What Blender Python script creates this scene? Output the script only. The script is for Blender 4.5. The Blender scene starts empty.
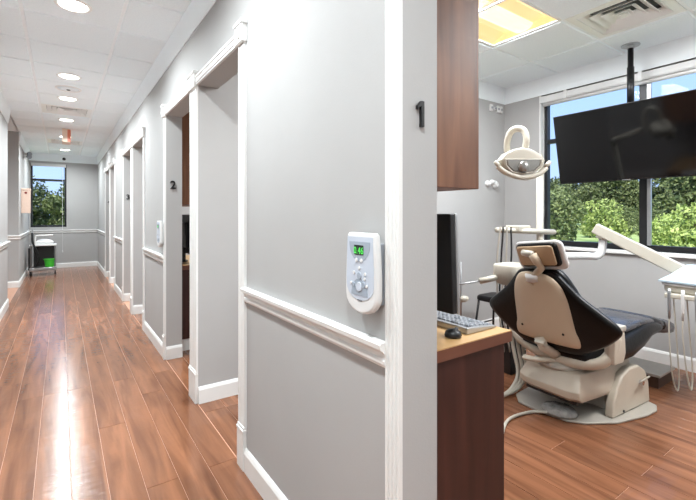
import bpy, bmesh, math, random
from mathutils import Vector, Matrix
random.seed(7)
S = bpy.context.scene
COL = S.collection
PI = math.pi
# ------------------------------------------------------------------ camera, world, exposure
F, VX, VY, EYE = 410.0, 61.0, 215.0, 1.274
TH = math.atan((348 - VX) / F)
cam = bpy.data.cameras.new('camera'); co = bpy.data.objects.new('camera', cam); COL.objects.link(co)
cam.sensor_width = 36; cam.lens = F / 696 * 36
cam.shift_y = (VY - 250) / 696
cam.clip_start = 0.02; cam.clip_end = 500
co.location = (0, 0, EYE); co.rotation_euler = (PI / 2, 0, -TH)
S.camera = co
W = bpy.data.worlds.new('world'); S.world = W; W.use_nodes = True
wn = W.node_tree.nodes; wl = W.node_tree.links
wtc = wn.new('ShaderNodeTexCoord'); wsx = wn.new('ShaderNodeSeparateXYZ'); wrp = wn.new('ShaderNodeValToRGB')
wrp.color_ramp.elements[0].position = 0.0; wrp.color_ramp.elements[0].color = (.50, .65, 1.0, 1)   # clear sky: paler at the horizon
wrp.color_ramp.elements[1].position = 0.7; wrp.color_ramp.elements[1].color = (.20, .42, .86, 1)
wl.new(wtc.outputs['Generated'], wsx.inputs[0]); wl.new(wsx.outputs['Z'], wrp.inputs[0])
wl.new(wrp.outputs[0], wn['Background'].inputs[0]); wn['Background'].inputs[1].default_value = 0.84
sl = bpy.data.lights.new('sun', 'SUN'); sl.energy = 4.2; sl.angle = 0.01; sl.color = (1, .95, .86)
so = bpy.data.objects.new('sun', sl); COL.objects.link(so)
so.rotation_euler = Vector((.60, .36, -.74)).to_track_quat('-Z', 'Y').to_euler()
S.view_settings.view_transform = 'Standard'; S.view_settings.look = 'None'
S.view_settings.gamma = 1; S.view_settings.use_curve_mapping = False
S.view_settings.exposure = 0.90
DOWN_W, TROFF_W = 19.0, 47.0
S.cycles.diffuse_bounces = 10; S.cycles.max_bounces = 16

def ray(px, py):                              # photo pixel -> direction per unit depth
    u = (px - 348) / F; c, s = math.cos(TH), math.sin(TH)
    return Vector((s + u * c, c - u * s, -(py - VY) / F))
def at_t(px, py, t): return Vector((0, 0, EYE)) + ray(px, py) * t
def at_y(px, py, Y): d = ray(px, py); return Vector((0, 0, EYE)) + d * (Y / d.y)
def at_x(px, py, X): d = ray(px, py); return Vector((0, 0, EYE)) + d * (X / d.x)
def at_z(px, py, z): d = ray(px, py); return Vector((0, 0, EYE)) + d * ((z - EYE) / d.z)

# ------------------------------------------------------------------ materials
def lin(c): return tuple((v / 255 / 12.92) if v / 255 <= .04045 else ((v / 255 + .055) / 1.055) ** 2.4 for v in c) + (1,)
MATS = {}
def mat(name, rgb, rough=.6, metal=0, noise=0, nscale=20, bump=0, bscale=60, emit=None, estr=0, coat=0, spec=.5, trans=0):
    m = bpy.data.materials.new(name); m.use_nodes = True; nt = m.node_tree; n = nt.nodes; l = nt.links
    p = n['Principled BSDF']; c = lin(rgb)
    p.inputs['Base Color'].default_value = c; p.inputs['Roughness'].default_value = rough; p.inputs['Metallic'].default_value = metal
    p.inputs['Specular IOR Level'].default_value = spec; p.inputs['Coat Weight'].default_value = coat
    tc = n.new('ShaderNodeTexCoord')
    if noise:
        t = n.new('ShaderNodeTexNoise'); t.inputs['Scale'].default_value = nscale; t.inputs['Detail'].default_value = 4
        l.new(tc.outputs['Object'], t.inputs['Vector'])
        r = n.new('ShaderNodeValToRGB'); r.color_ramp.elements[0].position = .3; r.color_ramp.elements[1].position = .7
        r.color_ramp.elements[0].color = tuple(v * (1 - noise) for v in c[:3]) + (1,)
        r.color_ramp.elements[1].color = tuple(min(1, v * (1 + noise)) for v in c[:3]) + (1,)
        l.new(t.outputs['Fac'], r.inputs[0]); l.new(r.outputs[0], p.inputs['Base Color'])
    if bump:
        t = n.new('ShaderNodeTexNoise'); t.inputs['Scale'].default_value = bscale; t.inputs['Detail'].default_value = 3
        l.new(tc.outputs['Object'], t.inputs['Vector'])
        b = n.new('ShaderNodeBump'); b.inputs['Strength'].default_value = bump; b.inputs['Distance'].default_value = .01
        l.new(t.outputs['Fac'], b.inputs['Height']); l.new(b.outputs[0], p.inputs['Normal'])
    if emit: p.inputs['Emission Color'].default_value = lin(emit); p.inputs['Emission Strength'].default_value = estr
    if trans: p.inputs['Transmission Weight'].default_value = trans
    MATS[name] = m; return m
mat('wall', (168, 167, 166), .75, noise=.02, nscale=3, bump=.05, bscale=150)
mat('trim', (222, 222, 220), .4, noise=.015, nscale=8)
mat('crown', (236, 242, 245), .55, noise=.015, nscale=5)
mat('tile', (241, 249, 254), .9, noise=.03, nscale=90, bump=.35, bscale=140)
mat('grid', (246, 250, 253), .5)
mat('slab', (120, 118, 114), .9, noise=.05)
mat('joint_glint', (186, 138, 112), .3, noise=.05)  # pale gap colour stands in for glints along the plank edges
mat('white_metal', (238, 238, 236), .35, noise=.01)
mat('white_plastic', (214, 214, 213), .35, noise=.01)
mat('cream_plastic', (190, 185, 172), .38, noise=.02)
mat('beige_shell', (192, 174, 150), .42, noise=.02, nscale=12)
mat('beige_base', (190, 180, 164), .4, noise=.03, nscale=10)
mat('grey_beige', (170, 164, 154), .38, noise=.03)
mat('black_leather', (12, 12, 13), .36, noise=.2, nscale=25, bump=.12, bscale=45, spec=.28)
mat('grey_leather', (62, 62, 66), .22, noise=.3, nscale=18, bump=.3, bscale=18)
mat('plastic_sleeve', (120, 120, 122), .16, noise=.35, nscale=25, bump=.5, bscale=30)
mat('black_plastic', (16, 16, 18), .4, noise=.1)
mat('black_metal', (26, 26, 28), .35, metal=.3, noise=.1)
mat('dark_frame', (32, 33, 36), .4, metal=.2, noise=.1)
mat('alu', (176, 178, 180), .3, metal=.8, noise=.03)
mat('chrome', (215, 215, 218), .15, metal=1, noise=.02)
mat('screen', (5, 5, 6), .09, noise=.05, nscale=3, spec=.35)
mat('desk_top', (186, 148, 100), .35, noise=.10, nscale=14)
mat('grey_key', (150, 154, 160), .5, noise=.03)
mat('key_dark', (110, 114, 120), .5, noise=.03)
mat('panel_blue', (186, 194, 206), .4, noise=.02)
mat('panel_grey', (150, 160, 172), .4, noise=.02)
mat('led', (10, 30, 12), .3, emit=(120, 255, 120), estr=0)
mat('led_on', (60, 200, 70), .3, emit=(110, 240, 110), estr=.25)
mat('lens', (255, 252, 245), .4, emit=(255, 250, 242), estr=6)
mat('troffer_lens', (225, 200, 160), .4, emit=(255, 216, 150), estr=.36)
mat('troffer_tube', (235, 222, 190), .4, emit=(255, 238, 200), estr=.55)
mat('exit_red', (226, 128, 98), .4, noise=.03, emit=(255, 120, 70), estr=.0)
mat('exit_white', (240, 214, 194), .4, noise=.02)
mat('pink_box', (214, 188, 172), .5, noise=.03)
mat('logo_red', (120, 40, 36), .5, noise=.05)
mat('lime', (70, 200, 60), .4, noise=.04)
mat('vent_dark', (96, 98, 100), .7, noise=.1)
mat('towel', (164, 180, 190), .8, noise=.02, bump=.1, bscale=20)
mat('step_top', (176, 172, 166), .35, noise=.05)
mat('step_wood', (72, 52, 42), .45, noise=.15, nscale=12)
mat('tan', (176, 150, 120), .55, noise=.05)
mat('clear_bag', (190, 188, 184), .12, noise=.3, nscale=25, bump=.6, bscale=35, trans=.35)
mat('glass_grey', (150, 150, 146), .15, metal=.6, noise=.15)
mat('bark', (70, 58, 46), .9, noise=.2)
mat('slate_wall', (120, 124, 128), .8, noise=.05)

def wood_mat(name, c1, c2, rough, axis, scale, bump=.1, random_tone=0, coat=0):
    m = bpy.data.materials.new(name); m.use_nodes = True; nt = m.node_tree; n = nt.nodes; l = nt.links
    p = n['Principled BSDF']; tc = n.new('ShaderNodeTexCoord'); mp = n.new('ShaderNodeMapping')
    sc = [scale] * 3; sc[axis] = scale * .09; mp.inputs['Scale'].default_value = sc
    oi = n.new('ShaderNodeObjectInfo')
    ml = n.new('ShaderNodeVectorMath'); ml.operation = 'SCALE'; ml.inputs[0].default_value = (37, 53, 71)
    l.new(oi.outputs['Random'], ml.inputs['Scale'])
    ad = n.new('ShaderNodeVectorMath'); l.new(tc.outputs['Object'], ad.inputs[0]); l.new(ml.outputs[0], ad.inputs[1])
    l.new(ad.outputs[0], mp.inputs[0])
    t = n.new('ShaderNodeTexNoise'); t.inputs['Scale'].default_value = 1; t.inputs['Detail'].default_value = 6; t.inputs['Distortion'].default_value = .7
    l.new(mp.outputs[0], t.inputs['Vector'])
    r = n.new('ShaderNodeValToRGB'); r.color_ramp.elements[0].position = .28; r.color_ramp.elements[1].position = .72
    r.color_ramp.elements[0].color = lin(c1); r.color_ramp.elements[1].color = lin(c2)
    l.new(t.outputs['Fac'], r.inputs[0]); out = r.outputs[0]
    if random_tone:
        hs = n.new('ShaderNodeHueSaturation'); mr = n.new('ShaderNodeMapRange')
        mr.inputs['To Min'].default_value = 1 - random_tone; mr.inputs['To Max'].default_value = 1 + random_tone
        l.new(oi.outputs['Random'], mr.inputs[0]); l.new(mr.outputs[0], hs.inputs['Value']); l.new(out, hs.inputs['Color']); out = hs.outputs[0]
    l.new(out, p.inputs['Base Color']); p.inputs['Roughness'].default_value = rough; p.inputs['Coat Weight'].default_value = coat
    p.inputs['Coat Roughness'].default_value = .12; p.inputs['Specular IOR Level'].default_value = .36
    if bump:
        t2 = n.new('ShaderNodeTexNoise'); t2.inputs['Scale'].default_value = 1; t2.inputs['Detail'].default_value = 2
        mp2 = n.new('ShaderNodeMapping'); s2 = [6, 6, 6]; s2[axis] = 26; mp2.inputs['Scale'].default_value = s2
        l.new(ad.outputs[0], mp2.inputs[0]); l.new(mp2.outputs[0], t2.inputs['Vector'])
        b = n.new('ShaderNodeBump'); b.inputs['Strength'].default_value = bump; b.inputs['Distance'].default_value = .01
        l.new(t2.outputs['Fac'], b.inputs['Height']); l.new(b.outputs[0], p.inputs['Normal'])
    MATS[name] = m
wood_mat('plank', (98, 62, 43), (148, 100, 72), .19, 1, 16, bump=.26, random_tone=.09)
wood_mat('cherry', (98, 62, 44), (142, 98, 70), .5, 2, 14, bump=0)
wood_mat('cherry_dark', (44, 24, 21), (70, 40, 34), .4, 2, 14, bump=0)
wood_mat('desk_edge', (92, 56, 44), (116, 74, 56), .4, 0, 14, bump=0)
def glass_mat(name, tint, gl):
    m = bpy.data.materials.new(name); m.use_nodes = True; n = m.node_tree.nodes; l = m.node_tree.links; n.clear()
    o = n.new('ShaderNodeOutputMaterial'); mx = n.new('ShaderNodeMixShader'); tr = n.new('ShaderNodeBsdfTransparent'); g = n.new('ShaderNodeBsdfGlossy')
    tr.inputs[0].default_value = tint; g.inputs['Roughness'].default_value = .02; g.inputs[0].default_value = (1, 1, 1, 1)
    fr = n.new('ShaderNodeFresnel'); fr.inputs[0].default_value = gl
    l.new(fr.outputs[0], mx.inputs[0]); l.new(tr.outputs[0], mx.inputs[1]); l.new(g.outputs[0], mx.inputs[2]); l.new(mx.outputs[0], o.inputs[0]); MATS[name] = m
glass_mat('glass', (.93, .96, .97, 1), 1.14)
def leaf_mat(name, c1, c2, scale=1.5):
    m = bpy.data.materials.new(name); m.use_nodes = True; n = m.node_tree.nodes; l = m.node_tree.links; p = n['Principled BSDF']
    tc = n.new('ShaderNodeTexCoord'); t = n.new('ShaderNodeTexNoise'); t.inputs['Scale'].default_value = scale; t.inputs['Detail'].default_value = 6
    l.new(tc.outputs['Object'], t.inputs['Vector']); r = n.new('ShaderNodeValToRGB')
    r.color_ramp.elements[0].position = .35; r.color_ramp.elements[1].position = .65
    r.color_ramp.elements[0].color = lin(c1); r.color_ramp.elements[1].color = lin(c2)
    oi = n.new('ShaderNodeObjectInfo'); hs = n.new('ShaderNodeHueSaturation'); mr = n.new('ShaderNodeMapRange')
    mr.inputs['To Min'].default_value = .75; mr.inputs['To Max'].default_value = 1.2
    l.new(oi.outputs['Random'], mr.inputs[0]); l.new(mr.outputs[0], hs.inputs['Value'])
    l.new(t.outputs['Fac'], r.inputs[0]); l.new(r.outputs[0], hs.inputs['Color']); l.new(hs.outputs[0], p.inputs['Base Color'])
    p.inputs['Roughness'].default_value = .7; p.inputs['Specular IOR Level'].default_value = .2; MATS[name] = m
leaf_mat('leaf_dark', (52, 62, 42), (108, 116, 78))
leaf_mat('leaf_mid', (62, 76, 46), (132, 138, 92))
leaf_mat('leaf_light', (130, 148, 74), (186, 196, 120))
leaf_mat('lawn', (128, 146, 76), (176, 186, 118), .6)

# ------------------------------------------------------------------ mesh helpers
class MB:
    def __init__(s): s.v = []; s.f = []
    def add(s, vs, fs):
        b = len(s.v); s.v += [tuple(p) for p in vs]; s.f += [tuple(i + b for i in f) for f in fs]; return s
    def box(s, x0, x1, y0, y1, z0, z1):
        return s.add([(x0,y0,z0),(x1,y0,z0),(x1,y1,z0),(x0,y1,z0),(x0,y0,z1),(x1,y0,z1),(x1,y1,z1),(x0,y1,z1)],
                     [(0,3,2,1),(4,5,6,7),(0,1,5,4),(1,2,6,5),(2,3,7,6),(3,0,4,7)])
    def prism(s, poly, vec):                                  # planar 3D polygon extruded by vec
        n = len(poly); vec = Vector(vec); P = [Vector(p) for p in poly]
        return s.add(P + [p + vec for p in P], [tuple(range(n))[::-1], tuple(range(n, 2 * n))] + [(i, (i + 1) % n, n + (i + 1) % n, n + i) for i in range(n)])
    def tube(s, path, r, seg=8, cap=True, flat=1.0, up=None):
        P = [Vector(p) for p in path]; n = len(P); R = r if isinstance(r, (list, tuple)) else [r] * n
        vs = []; ref = Vector(up) if up else None
        for i, p in enumerate(P):
            d = (P[min(i + 1, n - 1)] - P[max(i - 1, 0)]).normalized()
            if ref is None: ref = Vector((0, 0, 1)) if abs(d.z) < .9 else Vector((1, 0, 0))
            a = d.cross(ref)
            if a.length < 1e-5: a = d.cross(Vector((.3, 1, .2)))
            a.normalize(); b = a.cross(d).normalized()
            if not up: ref = b
            for k in range(seg):
                q = 2 * PI * k / seg; vs.append(p + a * math.cos(q) * R[i] * flat + b * math.sin(q) * R[i])
        fs = [(i * seg + k, i * seg + (k + 1) % seg, (i + 1) * seg + (k + 1) % seg, (i + 1) * seg + k) for i in range(n - 1) for k in range(seg)]
        if cap: fs += [tuple(range(seg))[::-1], tuple(range((n - 1) * seg, n * seg))]
        return s.add(vs, fs)
    def lathe(s, prof, c, seg=20, axis=(0, 0, 1)):            # prof: (r, h) along axis from c
        c = Vector(c); ax = Vector(axis).normalized(); a = ax.orthogonal().normalized(); b = ax.cross(a); vs = []
        for r, h in prof:
            for k in range(seg):
                q = 2 * PI * k / seg; vs.append(c + ax * h + (a * math.cos(q) + b * math.sin(q)) * max(r, 1e-4))
        n = len(prof)
        fs = [(i * seg + k, i * seg + (k + 1) % seg, (i + 1) * seg + (k + 1) % seg, (i + 1) * seg + k) for i in range(n - 1) for k in range(seg)]
        return s.add(vs, fs + [tuple(range(seg))[::-1], tuple(range((n - 1) * seg, n * seg))])
    def loft(s, secs, cap=True):                              # list of equal rings
        m = len(secs[0]); n = len(secs); vs = [p for r in secs for p in r]
        fs = [(i * m + k, i * m + (k + 1) % m, (i + 1) * m + (k + 1) % m, (i + 1) * m + k) for i in range(n - 1) for k in range(m)]
        if cap: fs += [tuple(range(m))[::-1], tuple(range((n - 1) * m, n * m))]
        return s.add(vs, fs)
    def pad(s, outline, fn, thick, bulge=.0, edge=.75):       # cushion: closed outline (u,v), fn(u,v,w)->3D
        cu = sum(p[0] for p in outline) / len(outline); cv = sum(p[1] for p in outline) / len(outline)
        rings = [(.25, .5 * thick + bulge), (.6, .5 * thick + bulge * .75), (.88, .5 * thick + bulge * .25), (.97, .5 * thick * edge), (1, 0), (.97, -.5 * thick * edge), (.88, -.5 * thick), (.6, -.5 * thick), (.25, -.5 * thick)]
        secs = [[fn(cu + (u - cu) * k, cv + (v - cv) * k, w) for u, v in outline] for k, w in rings]
        return s.loft(secs)
    def leaves(s, pts, size, rnd):
        for p in pts:
            n = Vector((rnd.gauss(0, 1), rnd.gauss(0, 1), rnd.gauss(0, 1) + .5)).normalized(); a = n.orthogonal().normalized()
            a = (Matrix.Rotation(rnd.random() * 6.28, 3, n) @ a); b = n.cross(a); k = size * rnd.uniform(.6, 1.3); p = Vector(p)
            s.add([p - a * k, p - b * k * .5, p + a * k, p + b * k * .5], [(0, 1, 2, 3)])
        return s
def rloc(o):
    v = Vector((0, 0, 0))
    while o: v += o.location; o = o.parent
    return v
def obj(name, mb, m, parent=None, bevel=0, smooth=False, subd=0, seg=2, loc=None):
    off = rloc(parent) if parent else Vector((0, 0, 0))
    if loc is not None: off = Vector(loc)
    me = bpy.data.meshes.new(name)
    me.from_pydata([tuple(Vector(p) - off) for p in mb.v], [], mb.f); me.update()
    b = bmesh.new(); b.from_mesh(me); bmesh.ops.recalc_face_normals(b, faces=b.faces); b.to_mesh(me); b.free()
    me.materials.append(MATS[m])
    o = bpy.data.objects.new(name, me); COL.objects.link(o)
    if parent: o.parent = parent
    elif loc is not None: o.location = loc
    if smooth:
        for p in me.polygons: p.use_smooth = True
    if bevel:
        d = o.modifiers.new('bevel', 'BEVEL'); d.width = bevel; d.segments = seg; d.limit_method = 'ANGLE'; d.angle_limit = .6
        for p in me.polygons: p.use_smooth = True
        wm = o.modifiers.new('wn', 'WEIGHTED_NORMAL')
    if subd:
        d = o.modifiers.new('sub', 'SUBSURF'); d.levels = subd; d.render_levels = subd
    return o
def tag(o, label, cat=None, group=None, kind=None):
    o['label'] = label
    if cat: o['category'] = cat
    if group: o['group'] = group
    if kind: o['kind'] = kind
    return o
def thing(name, label, cat, loc, group=None):
    o = bpy.data.objects.new(name, None); COL.objects.link(o); o.location = loc; o.empty_display_size = .1
    return tag(o, label, cat, group)
def struct(name, mb, m, label=None, **k):
    o = obj(name, mb, m, **k); o['kind'] = 'structure'
    if label: o['label'] = label
    return o
def setroot(name, loc, label):
    o = bpy.data.objects.new(name, None); COL.objects.link(o); o.location = loc; o['kind'] = 'structure'; o['label'] = label; return o
def dup(root, off, label=None, group=None):
    r = root.copy(); COL.objects.link(r); r.location = root.location + Vector(off)
    if label: r['label'] = label
    if group: r['group'] = group
    for ch in list(root.children):
        c = ch.copy(); COL.objects.link(c); c.parent = r
        for g in list(ch.children):
            d = g.copy(); COL.objects.link(d); d.parent = c
    return r
def arc(n, a0, a1, rx, ry, cx=0, cy=0): return [(cx + rx * math.cos(a0 + (a1 - a0) * i / n), cy + ry * math.sin(a0 + (a1 - a0) * i / n)) for i in range(n + 1)]
def smooth_path(P, k=6):
    P = [Vector(p) for p in P]; out = []
    for i in range(len(P) - 1):
        p0, p1, p2, p3 = P[max(i - 1, 0)], P[i], P[i + 1], P[min(i + 2, len(P) - 1)]
        for j in range(k):
            t = j / k; out.append(.5 * ((2 * p1) + (p2 - p0) * t + (2 * p0 - 5 * p1 + 4 * p2 - p3) * t * t + (3 * p1 - p0 - 3 * p2 + p3) * t ** 3))
    return out + [P[-1]]

# ------------------------------------------------------------------ dimensions
XL, XR, XR2, XW, YF, YB = -.61, .759, .893, 4.21, 12.1, -3.2
ZC, ZK, ZH = 2.74, 2.55, 2.15
WALLS = [(-3.2, -.05), (.826, 2.05), (3.88, 5.06), (6.86, 8.05), (9.80, 12.1)]
POSTS = [(2.85, 3.02), (5.89, 6.05), (8.82, 8.98)]
PER = 3.03

# ------------------------------------------------------------------ floor
fl = struct('floor', MB().box(-1.75, 4.35, YB - .1, YF + .1, -.12, -.0025), 'joint_glint', 'glossy reddish brown plank floor')
PW, PL = .143, 1.22
def plank_mesh(w, L):
    g, c, z = .0013, .0012, 0.0
    x0, x1, y0, y1 = -w / 2 + g, w / 2 - g, -L / 2 + g, L / 2 - g
    return MB().loft([[(x0,y0,-.0025),(x1,y0,-.0025),(x1,y1,-.0025),(x0,y1,-.0025)], [(x0,y0,-.0012),(x1,y0,-.0012),(x1,y1,-c),(x0,y1,-c)],
                      [(x0+c,y0+c,z),(x1-c,y0+c,z),(x1-c,y1-c,z),(x0+c,y1-c,z)]])
PM = {}
def plank(x, y0, y1, x0, x1):
    a, b = max(x, x0), min(x + PW, x1)
    if b - a < .015 or y1 - y0 < .02: return
    key = (round(b - a, 4), round(y1 - y0, 3))
    if key not in PM:
        o = obj('plank', plank_mesh(*key), 'plank', fl); PM[key] = o.data
    else:
        o = bpy.data.objects.new('plank', PM[key]); COL.objects.link(o); o.parent = fl
    o.location = ((a + b) / 2, (y0 + y1) / 2, 0)
def plank_zone(x0, x1, y0, y1, L=PL):
    k = math.floor((x0 - .04) / PW)
    while .04 + k * PW < x1:
        x = .04 + k * PW; y = y0 - random.choice([.2, .45, .7, .95]) * L
        while y < y1:
            plank(x, max(y, y0), min(y + L, y1), x0, x1); y += L
        k += 1
plank_zone(XL, XR, .9, YF, 1.5)
plank_zone(XR, XW, -.38, 2.85, 1.5)
plank_zone(XR, 1.6, 3.02, 5.89, 1.5)

# ------------------------------------------------------------------ walls
b = MB()
for a, c in WALLS + POSTS: b.box(XR, XR2, a, c, 0, ZC + .1)
edges = sorted(WALLS + POSTS)
for (a0, a1), (c0, c1) in zip(edges, edges[1:]): b.box(XR, XR2, a1, c0, ZH, ZC + .1)
struct('wall_right', b, 'wall', 'grey corridor wall with doorways into the treatment rooms')
for i, (a, c) in enumerate(POSTS + [(-.5, -.38)]):
    struct('wall_partition', MB().box(XR2, XW, a, c, 0, ZC + .1), 'wall', 'grey partition wall between treatment rooms')
b = MB().box(-.75, XL, YB, 7.40, 0, ZC + .1).box(-.75, XL, 9.25, YF, 0, ZC + .1)
struct('wall_left', b, 'wall', 'grey left corridor wall')
struct('wall_recess', MB().box(-1.75, -1.63, 7.28, 9.37, 0, ZC + .1).box(-1.63, -.75, 7.28, 7.40, 0, ZC + .1).box(-1.63, -.75, 9.25, 9.37, 0, ZC + .1), 'wall', 'grey walls of the side recess')
FW = (-.585, .11, .985, 2.50)
b = MB().box(-.75, FW[0], YF, YF + .2, 0, ZC + .1).box(FW[1], XR2, YF, YF + .2, 0, ZC + .1).box(FW[0], FW[1], YF, YF + .2, 0, FW[2]).box(FW[0], FW[1], YF, YF + .2, FW[3], ZC + .1)
struct('wall_far', b, 'wall', 'grey end wall of the corridor around a window')
struct('wall_back', MB().box(-.75, 4.35, YB - .12, YB, 0, ZC + .1), 'wall')
WZ0, WZ1 = .955, 2.55
WINS = [(.55 + PER * k, 2.43 + PER * k) for k in range(3)]
b = MB(); y = YB
for a, c in WINS:
    b.box(XW, XW + .18, y, a, 0, ZC + .1); b.box(XW, XW + .18, a, c, 0, WZ0); b.box(XW, XW + .18, a, c, WZ1, ZC + .1); y = c
b.box(XW, XW + .18, y, YF + .2, 0, ZC + .1); b.box(XR2, XW + .18, YF, YF + .2, 0, ZC + .1)
struct('wall_window', b, 'wall', 'grey outer wall under and around the wide windows')

# ------------------------------------------------------------------ ceiling: slab, grid bars, tiles
ce = struct('ceiling', MB().box(-1.8, 4.4, YB - .15, YF + .25, ZC + .1, ZC + .2), 'crown', 'white suspended tile ceiling')
TM = {}
def tile(x0, x1, y0, y1):
    w, L = round(x1 - x0 - .02, 3), round(y1 - y0 - .02, 3)
    if w < .02 or L < .02: return
    if (w, L) not in TM:
        a, c = w / 2, L / 2; e = .006
        m = MB().loft([[(-a,-c,.014),(a,-c,.014),(a,c,.014),(-a,c,.014)], [(-a,-c,.002),(a,-c,.002),(a,c,.002),(-a,c,.002)], [(-a+e,-c+e,-.010),(a-e,-c+e,-.010),(a-e,c-e,-.010),(-a+e,c-e,-.010)]])
        o = obj('ceiling_tile', m, 'tile', ce); TM[(w, L)] = o.data
    else: o = bpy.data.objects.new('ceiling_tile', TM[(w, L)]); COL.objects.link(o); o.parent = ce
    o.location = ((x0 + x1) / 2, (y0 + y1) / 2, ZC)
def grid(xs, ys, skip=()):
    for x in xs: obj('grid_bar', MB().box(x - .012, x + .012, ys[0], ys[-1], ZC, ZC + .03), 'grid', ce)
    for y in ys: obj('grid_bar', MB().box(xs[0], xs[-1], y - .012, y + .012, ZC + .001, ZC + .03), 'grid', ce)
    for i in range(len(xs) - 1):
        for j in range(len(ys) - 1):
            if (i, j) not in skip: tile(xs[i], xs[i + 1], ys[j], ys[j + 1])
CY = [YB + .3 + .6 * k for k in range(26)]; CY = [y for y in CY if y < YF - .05]
off = (3.70 - CY[0]) % .6; CY = [YB] + [y + off for y in CY if y + off < YF - .1] + [YF]
CX = [XL, -.23, .37, XR]
vrow = [j for j in range(len(CY) - 1) if CY[j] <= 6.75 < CY[j + 1]][0]
vrow2 = [j for j in range(len(CY) - 1) if CY[j] <= 10.1 < CY[j + 1]][0]
grid(CX, CY, {(1, vrow), (1, vrow2)})
RX = [XR2, 1.28, 1.88, 2.48, 3.08, 3.68, XW]; RY = [-.38, -.2, .4, 1.0, 1.6, 2.2, 2.85]
grid(RX, RY, {(2, 4), (3, 4), (4, 3), (3, 1), (4, 1)})
for k in (1, 2): 
    y0, y1 = (POSTS[0][1], POSTS[1][0]) if k == 1 else (POSTS[1][1], POSTS[2][0])
    grid([XR2, 1.28, 1.88, 2.48, 3.08, 3.68, XW], [y0, y0 + .55, y0 + 1.15, y0 + 1.75, y0 + 2.35, y1], {(2, 2), (3, 2)})
struct('ceiling_room', MB().box(XR2, XW, POSTS[2][1], YF, ZC, ZC + .02).box(-1.63, XL, 7.4, 9.25, ZC, ZC + .02).box(XR2, XW, YB, -.5, ZC, ZC + .02), 'crown')

# ------------------------------------------------------------------ crown bands, chair rails, baseboards, casings
def crown_poly(w, d): return [(0, ZK), (.006 * d, ZK), (.010 * d, ZK + .02), (.030 * d, ZC - .03), (.034 * d, ZC), (0, ZC)]
def crown_y(x, d, y0, y1): return MB().prism([(x + p[0], y0, p[1]) for p in crown_poly(0, d)], (0, y1 - y0, 0))
def crown_x(y, d, x0, x1): return MB().prism([(x0, y + p[0], p[1]) for p in crown_poly(0, d)], (x1 - x0, 0, 0))
n = 1
def trim(mb, label, m='trim', bevel=0):
    global n
    o = struct('trim_%d' % n, mb, m, label, bevel=bevel); n += 1; return o
trim(crown_y(XR, -1, YB, YF), 'white crown band along the right corridor wall', 'crown')
trim(crown_y(XL, 1, YB, 7.4), 'white crown band along the left corridor wall', 'crown')
trim(crown_y(XL, 1, 9.25, YF), 'white crown band on the left wall beyond the recess', 'crown')
trim(crown_x(YF, -1, XL, XR), 'white crown band over the corridor end window', 'crown')
trim(crown_y(XW, -1, -.38, 2.85), 'white crown band over the treatment room window', 'crown')
trim(crown_x(2.85, -1, XR2, XW), 'white crown band on the treatment room partition', 'crown')
RAIL = [(0, .843), (.012, .843), (.016, .853), (.016, .862), (.010, .868), (.012, .880), (.022, .890), (.030, .896), (.032, .910), (.028, .914), (0, .914)]
def rail_y(mb, x, d, y0, y1): mb.prism([(x + d * p[0], y0, p[1]) for p in RAIL], (0, y1 - y0, 0))
def rail_x(mb, y, d, x0, x1): mb.prism([(x0, y + d * p[0], p[1]) for p in RAIL], (x1 - x0, 0, 0))
CAS, CF = .058, .085
for k, (a, c) in enumerate(WALLS):
    mb = MB(); rail_y(mb, XR, -1, a + (CAS if k else 0), c - (CF if k < 4 else 0)); trim(mb, 'white moulded chair rail on grey wall')
mb = MB(); rail_y(mb, XL, 1, YB, 7.4); trim(mb, 'white moulded chair rail on the left wall')
mb = MB(); rail_y(mb, XL, 1, 9.25, YF); rail_x(mb, 9.25, -1, -1.63, XL + .03); trim(mb, 'white moulded chair rail beyond the recess')
mb = MB(); rail_x(mb, YF, -1, XL, XR); trim(mb, 'white chair rail under the corridor end window')
HB = .112
def base_poly(d): return [(0, 0), (.016 * d, 0), (.016 * d, HB - .02), (.010 * d, HB - .006), (.006 * d, HB), (0, HB)]
def base_y(mb, x, d, y0, y1): mb.prism([(x + p[0], y0, p[1]) for p in base_poly(d)], (0, y1 - y0, 0))
def base_x(mb, y, d, x0, x1): mb.prism([(x0, y + p[0], p[1]) for p in base_poly(d)], (x1 - x0, 0, 0))
mb = MB()
for k, (a, c) in enumerate(WALLS):
    base_y(mb, XR, -1, a + (CAS if k else 0), c - (CF if k < 4 else 0))
    if k: base_x(mb, a, -1, XR, XR2)
    if k < 4: base_x(mb, c, 1, XR, XR2)
for a, c in POSTS: base_x(mb, a, -1, XR, XW); base_x(mb, c, 1, XR, XW)
struct('baseboard_right', mb, 'trim', 'white baseboard along the right wall and its doorways')
mb = MB(); base_y(mb, XL, 1, YB, 7.4); base_y(mb, XL, 1, 9.25, YF); base_x(mb, 9.25, -1, -1.63, XL + .016); base_x(mb, 7.4, 1, -1.63, XL)
struct('baseboard_left', mb, 'trim', 'white baseboard along the left wall')
mb = MB(); base_x(mb, YF, -1, XL, XR); struct('baseboard_far', mb, 'trim', 'white baseboard below the end window')
mb = MB(); base_y(mb, XW, -1, -.38, 2.85); struct('baseboard_window', mb, 'trim', 'white baseboard under the treatment room window')

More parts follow.
